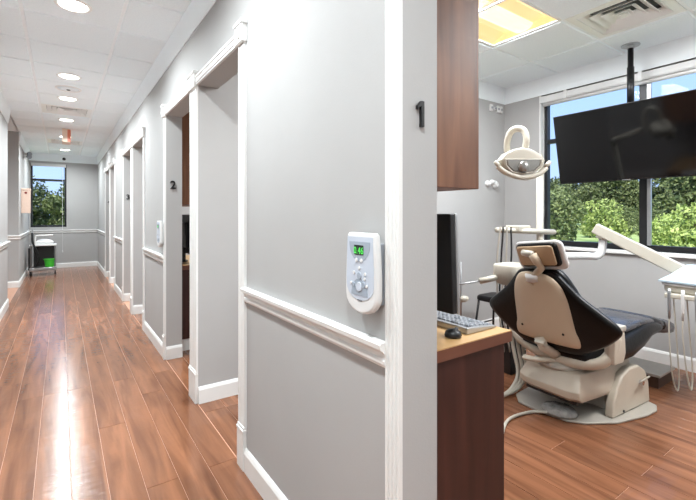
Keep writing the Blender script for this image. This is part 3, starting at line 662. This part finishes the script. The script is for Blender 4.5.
obj('seat_pan', MB().loft([ring(a, w, t - .07, bt - .07) for a, w, t, bt in ((.10, .14, .50, .47), (.2, .17, .50, .455), (.45, .17, .52, .46), (.62, .14, .56, .50))]), 'black_plastic', ch, smooth=True)
# backrest
BZ, BA = .50, .005; lean = math.radians(14)
def BK(u, v, w, curve=0, hw=.37): return C(BA - v * math.sin(lean) + w * math.cos(lean) + curve * (abs(u) / hw) ** 1.7, u, BZ + v * math.cos(lean) + w * math.sin(lean))
def sym(half): return half + [(-u, v) for u, v in half[::-1] if u > 1e-6]
def spline2(P, k=4): return [(p.x, p.y) for p in smooth_path([(u, v, 0) for u, v in P], k)]
wing = sym(spline2([(.0, -.05), (.16, -.045), (.24, .0), (.33, .07), (.395, .14), (.415, .185), (.395, .225), (.32, .29), (.235, .365), (.175, .435), (.12, .50), (.06, .515), (0, .517)]))
obj('back_cushion', MB().pad(wing, lambda u, v, w: BK(u, v, w + .035, .01), .045, .02), 'black_leather', ch, smooth=True)
inner = sym(spline2([(.0, .05), (.15, .06), (.22, .16), (.22, .26), (.18, .38), (.13, .48), (.06, .535), (0, .54)]))
obj('back_padding', MB().pad(inner, lambda u, v, w: BK(u, v, w + .085, .03), .05, .025), 'black_leather', ch, smooth=True)
shell = sym(spline2([(.0, .02), (.12, .015), (.195, .02), (.212, .045), (.208, .085), (.192, .13), (.184, .20), (.178, .28), (.167, .36), (.143, .435), (.10, .49), (.045, .51), (0, .512)]))
sh = obj('back_shell', MB().pad(shell, lambda u, v, w: BK(u, v, -w - .006, .035, .2), .035, .012, .6), 'beige_shell', ch, smooth=True)
for u, v in ((-.13, .115), (.13, .115)): obj('screw', MB().lathe([(.008, 0), (.007, .003), (0, .002)], BK(u, v, -.031, .03, .2), 10, Vector(BK(0, 0, -1)) - Vector(BK(0, 0, 0))), 'black_metal', sh)
obj('back_bracket', MB().tube([BK(.02, .05, -.02), BK(.0, -.01, -.035), C(.09, -.03, .40)], [.03, .026, .03], 8, flat=1.3), 'beige_base', ch, smooth=True)
obj('bracket_clip', MB().tube([BK(.03, .03, -.05), BK(-.03, .03, -.05)], .016, 8), 'cream_plastic', ch)
# headrest
hz = .515
def HD(u, v, w):
    k = math.radians(14); s = math.radians(-7)
    uu = u * math.cos(s) - v * math.sin(s); vv = u * math.sin(s) + v * math.cos(s)
    return C(-.105 - vv * math.sin(k) + w * math.cos(k), uu - .015, 1.105 + vv * math.cos(k) + w * math.sin(k))
def rrect(hw, hh, r): return [(x, y) for cx, cy, a in ((hw - r, hh - r, 0), (-hw + r, hh - r, PI / 2), (-hw + r, -hh + r, PI), (hw - r, -hh + r, 1.5 * PI)) for x, y in arc(4, a, a + PI / 2, r, r, cx, cy)]
obj('headrest', MB().pad(rrect(.132, .080, .03), lambda u, v, w: HD(u, v, w + .012), .03, .015), 'black_leather', ch, smooth=True)
obj('headrest_cover', MB().pad(rrect(.155, .098, .04), lambda u, v, w: HD(u, v - .008, w + .032), .03, .012), 'white_plastic', ch, smooth=True)
obj('headrest_back', MB().pad(rrect(.118, .066, .02), lambda u, v, w: HD(u, v, -w - .012), .012, .003), 'tan', ch, smooth=True)
obj('headrest_knob', MB().tube([HD(.06, .03, -.035), HD(-.005, .02, -.05)], [.02, .022], 12), 'cream_plastic', ch, smooth=True)
obj('headrest_post', MB().tube([HD(-.005, .02, -.045), HD(-.02, -.03, -.045), HD(-.025, -.075, -.03), BK(.0, .47, -.02), BK(0, .42, -.0)], [.026, .024, .022, .024, .024], 10, flat=1.2), 'beige_shell', ch, smooth=True)
obj('post_collar', MB().tube([BK(0, .455, -.015), BK(0, .50, -.015)], .034, 12, flat=1.3), 'white_plastic', ch, smooth=True)
# foot control under a clear bag, resting on the plate
fc = thing('foot_control', 'round foot control in a clear plastic bag beside the chair base', 'foot control', C(.10, -.02, .018))
pos = Vector(C(.10, -.02, .0)); pos.z = .018 * CZ
obj('pedal_disc', MB().lathe([(.055, .001), (.06, .010), (.055, .022), (.03, .03), (0, .031)], pos, 22), 'grey_beige', fc, smooth=True)
rnd = random.Random(3)
obj('plastic_bag', MB().loft([[(pos.x + r * math.cos(a) * 1.05, pos.y + r * math.sin(a) * 1.25, pos.z + z + rnd.uniform(-.003, .003)) for a in [2 * PI * i / 20 for i in range(20)]] for r, z in ((.085, .004), (.088, .012), (.075, .032), (.04, .04), (.01, .042))]), 'clear_bag', fc, smooth=True)
A = at_z(508, 420, .012); B2 = at_z(530, 412, .012)
obj('hose', MB().tube(smooth_path([(A.x - .25, A.y - .12, .012), tuple(A), tuple(B2), (pos.x - .09, pos.y + .04, .026), (pos.x - .055, pos.y + .02, .034)]), .009, 8), 'cream_plastic', fc, smooth=True)

# low utility box along the window wall
st = thing('utility_step', 'low dark wood floor box with grey top under the chair foot', 'floor box', (3.72, 1.55, 0))
obj('box_body', MB().box(3.58, 3.86, 1.155, 2.05, 0.0, .085), 'step_wood', st, bevel=.002)
obj('box_top', MB().box(3.565, 3.875, 1.14, 2.06, .085, .105), 'step_top', st, bevel=.004)

# ------------------------------------------------------------------ delivery unit on post
PX, PY = 3.16, 1.82
du = thing('delivery_unit', 'white dental delivery post with swing arm, tray and hanging hoses', 'delivery unit', (PX, PY, 0))
obj('foot_plate', MB().lathe([(.16, .0), (.16, .012), (.05, .025), (.035, .06)], (PX, PY, .001), 24), 'cream_plastic', du, smooth=True)
obj('post', MB().tube([(PX, PY, .02), (PX, PY, 1.69)], .026, 16), 'cream_plastic', du, smooth=True)
e1 = at_t(597, 256, 3.30); e2 = at_t(602, 249, 3.30); e3 = at_t(603, 235, 3.30)
zt = at_t(560, 256, 3.30).z
obj('horizontal_arm', MB().tube(smooth_path([(PX, PY, zt), tuple(at_t(560, 256, 3.30)), tuple(at_t(585, 256, 3.30)), tuple(e1), tuple(e2), tuple(e3)], 5), .030, 14), 'white_plastic', du, smooth=True)
obj('arm_hub', MB().lathe([(.05, -.06), (.055, -.05), (.055, .05), (.05, .06)], (PX, PY, zt), 20), 'cream_plastic', du, smooth=True)
s0 = at_t(597, 229, 3.31); s1 = at_t(690, 275, 2.92)
d = (s1 - s0).normalized(); up = Vector((0, 0, 1)) - d * d.z; up.normalize(); sd = d.cross(up)
def bar(p, q, w, h0, h1):
    return MB().loft([[p + sd * a * w + up * b_ * h0 for a, b_ in ((-1, -1), (1, -1), (1, 1), (-1, 1))], [q + sd * a * w + up * b_ * h1 for a, b_ in ((-1, -1), (1, -1), (1, 1), (-1, 1))]])
obj('swing_arm', bar(s0 - d * .02, s1, .03, .042, .045), 'cream_plastic', du, bevel=.01, seg=3)
obj('pivot', MB().tube([s0 + d * .05 - up * .06, s0 + d * .05 + up * .02], .03, 14), 'cream_plastic', du, smooth=True)
# tray head
tx, ty, tz = s1.x - .01, s1.y - .07, s1.z - .075
hd = obj('tray_head', MB().loft([[(tx + a * k, ty + b_ * k, tz + z) for a, b_ in rrect(.19, .17, .05)] for k, z in ((.9, -.045), (1, -.03), (1.02, 0), (.96, .015))]), 'cream_plastic', du, bevel=.004)
obj('tray_rim', MB().loft([[(tx + a * k, ty + b_ * k, tz + z) for a, b_ in rrect(.20, .18, .05)] for k, z in ((1, .012), (1.02, .016), (1.02, .026), (.98, .028))]), 'white_plastic', du)
# hanger bar and handpiece hoses, on the side towards the doorway
hb = Vector((tx - .20, ty + .02, tz - .05))
obj('hanger_bar', MB().box(hb.x - .03, hb.x + .03, ty - .15, ty + .15, hb.z - .02, hb.z + .012), 'cream_plastic', hd, bevel=.006)
for i in range(4):
    yy = ty + .12 - i * .075; x = hb.x - .012
    hp = obj('handpiece', MB().tube([(x - .012, yy, hb.z + .045), (x - .012, yy, hb.z + .01), (x - .012, yy, hb.z - .10), (x - .012, yy, hb.z - .16)], [.010, .012, .010, .007], 10), 'alu' if i % 2 == 0 else 'white_plastic', du, smooth=True)
    zlo = .06 + .03 * i
    obj('handpiece_hose', MB().tube(smooth_path([(x - .012, yy, hb.z - .16), (x - .015, yy, .45), (x - .01 + .02 * i, yy - .015, zlo + .12), (x + .04, yy - .03, zlo), (x + .07, yy - .03, zlo + .1), (x + .05, yy - .02, .45), (x + .06, yy, tz - .05)], 6), .0045, 8), 'cream_plastic', hp, smooth=True)
tw = thing('paper_towel', 'folded pale blue paper cover draped over the instrument tray', 'paper cover', (tx, ty, tz + .03))
TC = [(-.21, .19, .034), (-.02, .20, .030), (.22, .16, .030), (.23, -.17, .03), (0, -.2, .03), (-.22, -.16, .03)]
def towel(zoff): return [(tx + a, ty + b_, tz + z + zoff) for a, b_, z in TC]
obj('sheet', MB().loft([towel(0), towel(.012), [(tx + a * .72 - .01, ty + b_ * .72, tz + .085) for a, b_, z in TC], [(tx + a * .2 - .02, ty + b_ * .4, tz + .15) for a, b_, z in TC]]), 'towel', tw)
# assistant side: bracket tray, cuspidor, hoses
al = at_t(497, 230, 3.25); ar = at_t(553, 232, 3.3)
tr = obj('assistant_tray', MB().tube([tuple(al), tuple(ar)], .022, 8, flat=2.2), 'cream_plastic', du, smooth=True)
obj('tray_box', MB().box(2.93, 3.10, 1.86, 1.98, al.z - .01, al.z + .035), 'cream_plastic', du, bevel=.008)
for i, px in enumerate((500, 503, 507, 511)):
    a = at_t(px, 231, 3.2); bb = at_t(px - 3 + i, 262, 3.2); c2 = at_t(498 + i * 2, 300, 3.2); d2 = at_t(504 + i * 3, 352, 3.2)
    obj('suction_hose', MB().tube(smooth_path([tuple(a + Vector((0, 0, .03))), tuple(a), tuple(bb), tuple(c2), tuple(d2)], 5), .007, 8), 'black_plastic' if i % 2 else 'grey_beige', tr, smooth=True)
cc = at_t(512, 273, 3.02)
def cring(z, k): return [(cc.x + a * k, cc.y + b_ * k, cc.z + z) for a, b_ in rrect(.115, .10, .05)]
cu = obj('cuspidor', MB().loft([cring(-.085, .6), cring(-.075, .8), cring(-.02, 1.0), cring(.055, 1.02), cring(.068, .95), cring(.07, .6)]), 'cream_plastic', du, smooth=True)
obj('cuspidor_arm', MB().tube([(cc.x, cc.y, cc.z - .03), (PX, PY, cc.z - .03)], .03, 10), 'cream_plastic', du, smooth=True)
ha = at_t(497, 277, 2.98); hbp = at_t(480, 281, 3.0); hc = at_t(456, 285, 3.02)
obj('holder_arm', MB().tube([tuple(ha + Vector((.06, 0, 0))), tuple(hbp)], .022, 10), 'cream_plastic', cu, smooth=True)
obj('holder_rod', MB().tube([tuple(hbp), tuple(hc)], .006, 8), 'alu', cu, smooth=True)
vp = at_t(461, 262, 3.05); vb = at_t(461, 330, 3.05)
obj('saliva_wand', MB().tube([tuple(vp), tuple(at_t(461, 290, 3.05)), tuple(vb)], [.004, .006, .008], 8), 'alu', cu, smooth=True)
obj('wand_knob', MB().lathe([(.02, -.03), (.024, 0), (.02, .03)], tuple(at_t(464, 299, 3.04)), 12, (1, 0, 0)), 'cream_plastic', cu, smooth=True)
for i in range(3):
    p = [at_t(509 + 4 * i, 300, 3.05), at_t(513 + 5 * i, 345, 3.0), at_t(518 + 4 * i, 372, 2.95), at_t(512 + 3 * i, 388, 2.9), at_t(502, 396, 2.85)]
    p = [Vector((q.x, q.y, max(q.z, .012))) for q in p]
    obj('drain_hose', MB().tube(smooth_path(p, 6), .013, 10), 'cream_plastic', cu, smooth=True)
jb = at_z(516, 372, 0)
obj('junction_box', MB().box(jb.x - .1, jb.x + .12, jb.y - .02, jb.y + .2, .0, .30), 'black_plastic', du, bevel=.01)

# operating light
dl = thing('operating_light', 'cream dental operating light with curved yoke on the delivery post', 'dental light', (PX, PY, 1.69))
lc = at_t(519, 160, 2.8)
R_ = Vector((math.cos(TH), -math.sin(TH), 0)); Fw = Vector((math.sin(TH), math.cos(TH), 0)); U_ = Vector((0, 0, 1))
def L(r, u, f): return tuple(lc + R_ * r + U_ * u + Fw * f)
obj('support_arm', MB().tube(smooth_path([(PX, PY, 1.68), (PX, PY, 1.74), tuple(Vector((PX, PY, 1.76)) * .6 + Vector(L(.04, .0, .12)) * .4), L(.03, .04, .18)], 5), .024, 12), 'cream_plastic', dl, smooth=True)
obj('yoke', MB().tube(smooth_path([L(-.03, .02, .12), L(-.04, .13, .11), L(-.025, .205, .08), L(0.01, .225, .05), L(.045, .20, .02), L(.052, .13, .0), L(.04, .05, .02)], 5), .022, 12), 'cream_plastic', dl, smooth=True)
prof = lambda k, f, du_=0: [L(x * k, y * k + du_, f) for x, y in [(-.155, -.01), (-.12, .035), (-.06, .065), (0, .078), (.06, .068), (.12, .035), (.155, -.01), (.13, -.06), (.08, -.095), (0, -.105), (-.08, -.095), (-.13, -.06)]]
hdx = obj('lamp_head', MB().loft([prof(.55, .09), prof(.9, .05), prof(1.0, 0), prof(1.0, -.045), prof(.93, -.062), prof(.6, -.068)], cap=True), 'cream_plastic', dl, smooth=False, bevel=.004)
obj('reflector', MB().loft([[L(x, y - .018, -.066) for x, y in [(-.118, .012), (.118, .012), (.112, -.03), (.07, -.07), (0, -.08), (-.07, -.07), (-.112, -.03)]], [L(x * .9, y * .85 - .018, -.075) for x, y in [(-.118, .012), (.118, .012), (.112, -.03), (.07, -.07), (0, -.08), (-.07, -.07), (-.112, -.03)]]]), 'glass_grey', hdx)
obj('lens_rim', MB().tube([L(x, y - .018, -.070) for x, y in [(-.12, .012), (.12, .012), (.114, -.03), (.072, -.072), (0, -.083), (-.072, -.072), (-.114, -.03), (-.12, .012)]], .006, 8), 'grey_beige', hdx)
obj('bulb_cover', MB().lathe([(.04, 0), (.036, .015), (.015, .025), (0, .026)], L(0, -.055, -.074), 16, -Fw), 'glass_grey', hdx, smooth=True)
obj('splash_visor', MB().tube(smooth_path([L(-.165, -.05, -.05), L(-.10, -.10, -.06), L(0, -.125, -.06), L(.10, -.105, -.06), L(.16, -.06, -.05)], 4), .018, 10), 'cream_plastic', dl, smooth=True)
for s in (-1, 1): obj('grip', MB().tube([L(s * .15, -.055, -.05), L(s * .185, -.02, -.06)], [.016, .013], 10), 'cream_plastic', dl, smooth=True)
obj('adjust_handle', MB().tube([L(.02, -.135, -.05), L(.14, -.08, .03)], .012, 10), 'white_plastic', dl, smooth=True)

# ------------------------------------------------------------------ outlets on the partition, side chair
oy = 2.85
p0 = at_y(495, 109, oy)
op = thing('gas_outlet_panel', 'white outlet plates high on the partition over the wall valve', 'outlet plate', (p0.x, oy, p0.z))
for dx, w, h in ((-.085, .05, .075), (-.015, .03, .03), (.04, .04, .08), (.095, .04, .08)):
    o = obj('plate', MB().box(p0.x + dx - w / 2, p0.x + dx + w / 2, oy - .022, oy, p0.z - h / 2, p0.z + h / 2), 'white_plastic', op, bevel=.006)
    obj('socket', MB().lathe([(.014, 0), (.012, .006), (0, .004)], (p0.x + dx, oy - .022, p0.z), 12, (0, -1, 0)), 'grey_key', o)
p0 = at_y(491, 184, oy)
op = thing('wall_valve', 'white round gas valves on the partition beside the cabinet', 'wall valve', (p0.x, oy, p0.z))
for dx, dz, r in ((-.075, 0, .035), (0, .02, .03), (.05, -.005, .045)):
    o = obj('valve_knob', MB().lathe([(r, 0), (r, .02), (r * .8, .03), (r * .5, .05), (0, .052)], (p0.x + dx, oy, p0.z + dz), 16, (0, -1, 0)), 'white_plastic', op, smooth=False, bevel=.003)
g = at_y(497, 300, 2.45); sx, sy = g.x, 2.45
sc = thing('stool', 'low black stool with thin metal legs beside the partition', 'stool', (sx, sy, 0))
obj('seat', MB().loft([[(sx + a * k, sy + b_ * k, z) for a, b_ in rrect(.15, .15, .06)] for k, z in ((.95, .435), (1, .45), (1, .475), (.9, .49))]), 'black_leather', sc, bevel=.008)
for a, b_ in ((-1, -1), (1, -1), (-1, 1), (1, 1)): obj('leg', MB().tube([(sx + a * .12, sy + b_ * .12, .44), (sx + a * .16, sy + b_ * .16, .0)], .011, 8), 'black_metal', sc, smooth=True)
for b_ in (-1, 1): obj('stretcher', MB().tube([(sx - .14, sy + b_ * .14, .2), (sx + .14, sy + b_ * .14, .2)], .008, 8), 'black_metal', sc)

# ------------------------------------------------------------------ corridor end: cart, box, emergency light, sensor
cx0, cx1, cy0, cy1 = -.54, -.08, 10.75, 11.15
ct = thing('utility_cart', 'grey utility cart with black cabinet parked below the end window', 'cart', ((cx0 + cx1) / 2, (cy0 + cy1) / 2, 0))
obj('lower_tray', MB().box(cx0, cx1, cy0, cy1, .10, .17), 'alu', ct, bevel=.01)
obj('cabinet', MB().box(cx0 + .06, cx1 - .04, cy0 + .20, cy1 - .02, .17, .60), 'black_plastic', ct, bevel=.006)
obj('top_tray', MB().box(cx0, cx1, cy0 + .03, cy1, .62, .65), 'white_metal', ct, bevel=.006)
for x in (cx0 + .02, cx1 - .02):
    for y in (cy0 + .05, cy1 - .03):
        o = obj('upright', MB().tube([(x, y, .1), (x, y, .64)], .016, 8), 'alu', ct)
        w_ = obj('caster', MB().tube([(x - .014, y, .045), (x + .014, y, .045)], .045, 14), 'black_plastic', ct)
        obj('fork', MB().box(x - .02, x + .02, y - .012, y + .012, .05, .105), 'alu', w_)
obj('device', MB().loft([[(cx0 + .25 + a * k, cy0 + .2 + b_ * k, z) for a, b_ in rrect(.16, .1, .04)] for k, z in ((1, .65), (1, .70), (.7, .74), (.3, .755))]), 'white_plastic', ct)
obj('push_handle', MB().tube(smooth_path([(cx0 + .10, cy0 + .06, .65), (cx0 + .10, cy0 + .06, .80), (cx0 + .14, cy0 + .05, .84), (cx1 - .06, cy0 + .05, .845)], 4), .014, 8), 'white_metal', ct, smooth=True)
obj('side_door', MB().box(cx0 - .02, cx0 + .02, cy0 + .02, cy0 + .10, .12, .58), 'black_plastic', ct, bevel=.004)
obj('hose', MB().tube(smooth_path([(cx0 + .05, cy0 + .02, .9), (cx0 + .06, cy0 - .01, .7), (cx0 + .13, cy0 - .02, .5), (cx0 + .16, cy0 - .02, .35), (cx0 + .12, cy0 - .01, .2)], 5), .02, 8), 'black_plastic', ct, smooth=True)
obj('lance', MB().tube([(cx0 + .02, cy0 + .04, .60), (cx0 + .06, cy0 + .03, .98)], .012, 8), 'alu', ct)
bk = thing('bucket', 'bright lime green bucket on the lower tray of the cart', 'bucket', (-.20, cy0 + .08, .171))
obj('body', MB().lathe([(.075, 0.001), (.095, .15), (.103, .155), (.103, .165), (.092, .165), (.07, .01)], (-.20, cy0 + .08, .171), 20), 'lime', bk, smooth=False)
obj('rim', MB().lathe([(.103, .150), (.110, .155), (.110, .168), (.100, .170)], (-.20, cy0 + .08, .171), 20), 'lime', bk)
sb = thing('supply_box', 'pale pink wall box with dark emblem beside the corridor recess', 'wall box', (XL, 9.85, 1.31))
obj('case', MB().box(XL, XL + .135, 9.75, 9.95, 1.31, 1.765), 'pink_box', sb, bevel=.008)
obj('lid', MB().box(XL, XL + .14, 9.745, 9.955, 1.74, 1.775), 'pink_box', sb, bevel=.004)
obj('emblem', MB().lathe([(.022, 0), (.022, .002), (.0, .002)], (XL + .07, 9.75, 1.69), 6, (0, -1, 0)), 'logo_red', sb)
em = thing('emergency_light', 'small white twin emergency light high on the left wall', 'emergency light', (XL, 10.4, 2.45))
obj('housing', MB().box(XL, XL + .05, 10.3, 10.5, 2.42, 2.50), 'white_plastic', em, bevel=.006)
for s in (-1, 1): obj('lamp_head', MB().lathe([(.02, 0), (.045, .05), (.045, .07), (.035, .075)], (XL + .06, 10.36 + s * .03, 2.46 + s * .03), 14, (.6, -.8, 0)), 'grey_key', em)
sn = thing('ceiling_sensor', 'small black round sensor on the crown above the end window', 'sensor', (.06, YF - .03, 2.63))
obj('dome', MB().lathe([(.03, 0), (.035, .01), (.03, .035), (0, .045)], (.06, YF - .016, 2.63), 14, (0, -1, 0)), 'black_plastic', sn, smooth=True)
obj('base_ring', MB().lathe([(.042, 0), (.042, .006)], (.06, YF - .012, 2.63), 14, (0, -1, 0)), 'white_plastic', sn)

# ------------------------------------------------------------------ outdoors
tag(struct('ground', MB().box(XW + .5, 220, -120, 160, -1.2, -.6).box(-120, XW + .5, YF + .5, 160, -1.2, -.6), 'lawn'), 'sunlit green lawn outside', kind='structure')
def make_tree(seed, h, w, m, nleaf, size, name='tree'):
    r = random.Random(seed); mb = MB(); blobs = []
    for i in range(11):
        z = h * r.uniform(.16, .86); k = math.sin(PI * min(.95, max(.12, z / h)) * .9) ; a = r.random() * 6.28; d = w * .30 * k * r.random() ** .5
        blobs.append((d * math.cos(a), d * math.sin(a), z, w * r.uniform(.20, .32)))
    blobs.append((0, 0, h * .62, w * .38))
    pts = []
    while len(pts) < nleaf:
        b_ = r.choice(blobs); v = Vector((r.gauss(0, 1), r.gauss(0, 1), r.gauss(0, 1))).normalized() * b_[3] * r.uniform(.72, 1.04)
        p = Vector(b_[:3]) + Vector((v.x, v.y, v.z * .85))
        if p.z > .15: pts.append(p)
    mb.leaves(pts, size, r)
    root = bpy.data.objects.new(name, None); COL.objects.link(root)
    o = obj('foliage', mb, m, root); o['kind'] = 'stuff'
    obj('trunk', MB().tube([(0, 0, -.1), (.05, 0, h * .3), (0, .05, h * .65)], [w * .035, w * .028, w * .012], 7), 'bark', root)
    return root
protos = [make_tree(11, 8.0, 6.5, 'leaf_dark', 6000, .22), make_tree(12, 9.0, 6.0, 'leaf_dark', 6000, .22), make_tree(13, 7.0, 6.5, 'leaf_mid', 6000, .21), make_tree(14, 8.5, 5.5, 'leaf_mid', 6000, .21)]
bproto = [make_tree(21, 2.6, 2.6, 'leaf_light', 2600, .10, 'bush'), make_tree(22, 3.2, 2.4, 'leaf_mid', 2600, .10, 'bush')]
used = set()
def plant(pl, i, x, y, s, label, cat, group):
    p = pl[i]; key = (id(pl), i)
    if key in used: o = dup(p, (0, 0, 0))
    else: o = p; used.add(key)
    o.location = (x, y, -.62); o.scale = (s, s, s); o.rotation_euler.z = random.random() * 6.28
    tag(o, label, cat, group); return o
rt = random.Random(5)
TREES = []
for row, (D, sp) in enumerate(((46, 5.9), (54, 6.6), (62, 7.2), (71, 7.8), (80, 8.4))):
    k = 0; Y = D * .10 + (row % 2) * 2.5
    while Y < D * .70:
        TREES.append((D + rt.uniform(-1, 1), Y + rt.uniform(-.5, .5), row)); Y += sp * (1.25 if Y < D * .34 else 1)
for x, y, row in TREES:
    plant(protos, rt.randrange(4), x, y, (.84 + row * .09) * rt.uniform(.93, 1.07) * (1.25 if y < x * .33 else .95), 'dense green tree in the wood beyond the lawn', 'tree', 'woodland trees beyond the lawn')
for i, (px, t, s, pi) in enumerate(((556, 20, 1.0, 1), (606, 26, 1.15, 0), (624, 32, .8, 1), (670, 22, .78, 0), (694, 17, .95, 0), (650, 26, .7, 1), (590, 34, .7, 0))):
    g = ray(px, VY) * t; lab = ['rounded dark green shrub by the window edge', 'pale green bush in the middle of the lawn', 'low bush behind the swing arm pivot', 'small sunlit bush behind the swing arm', 'bright yellow green bush beyond the instrument tray', 'low bush beside the window mullion', 'small pale bush at the edge of the wood'][i]
    plant(bproto, pi, g.x, g.y, s, lab, 'bush', 'bushes on the lawn')
for i, (x, y, s) in enumerate(((-3.4, 27, .50), (.4, 25, .48), (-1.4, 31, .58), (3.6, 30, .56), (-6.5, 32, .6))):
    plant(protos, (2, 3, 2, 3, 2)[i], x, y, s, 'leafy tree outside the corridor end window', 'tree', 'trees outside the end window')
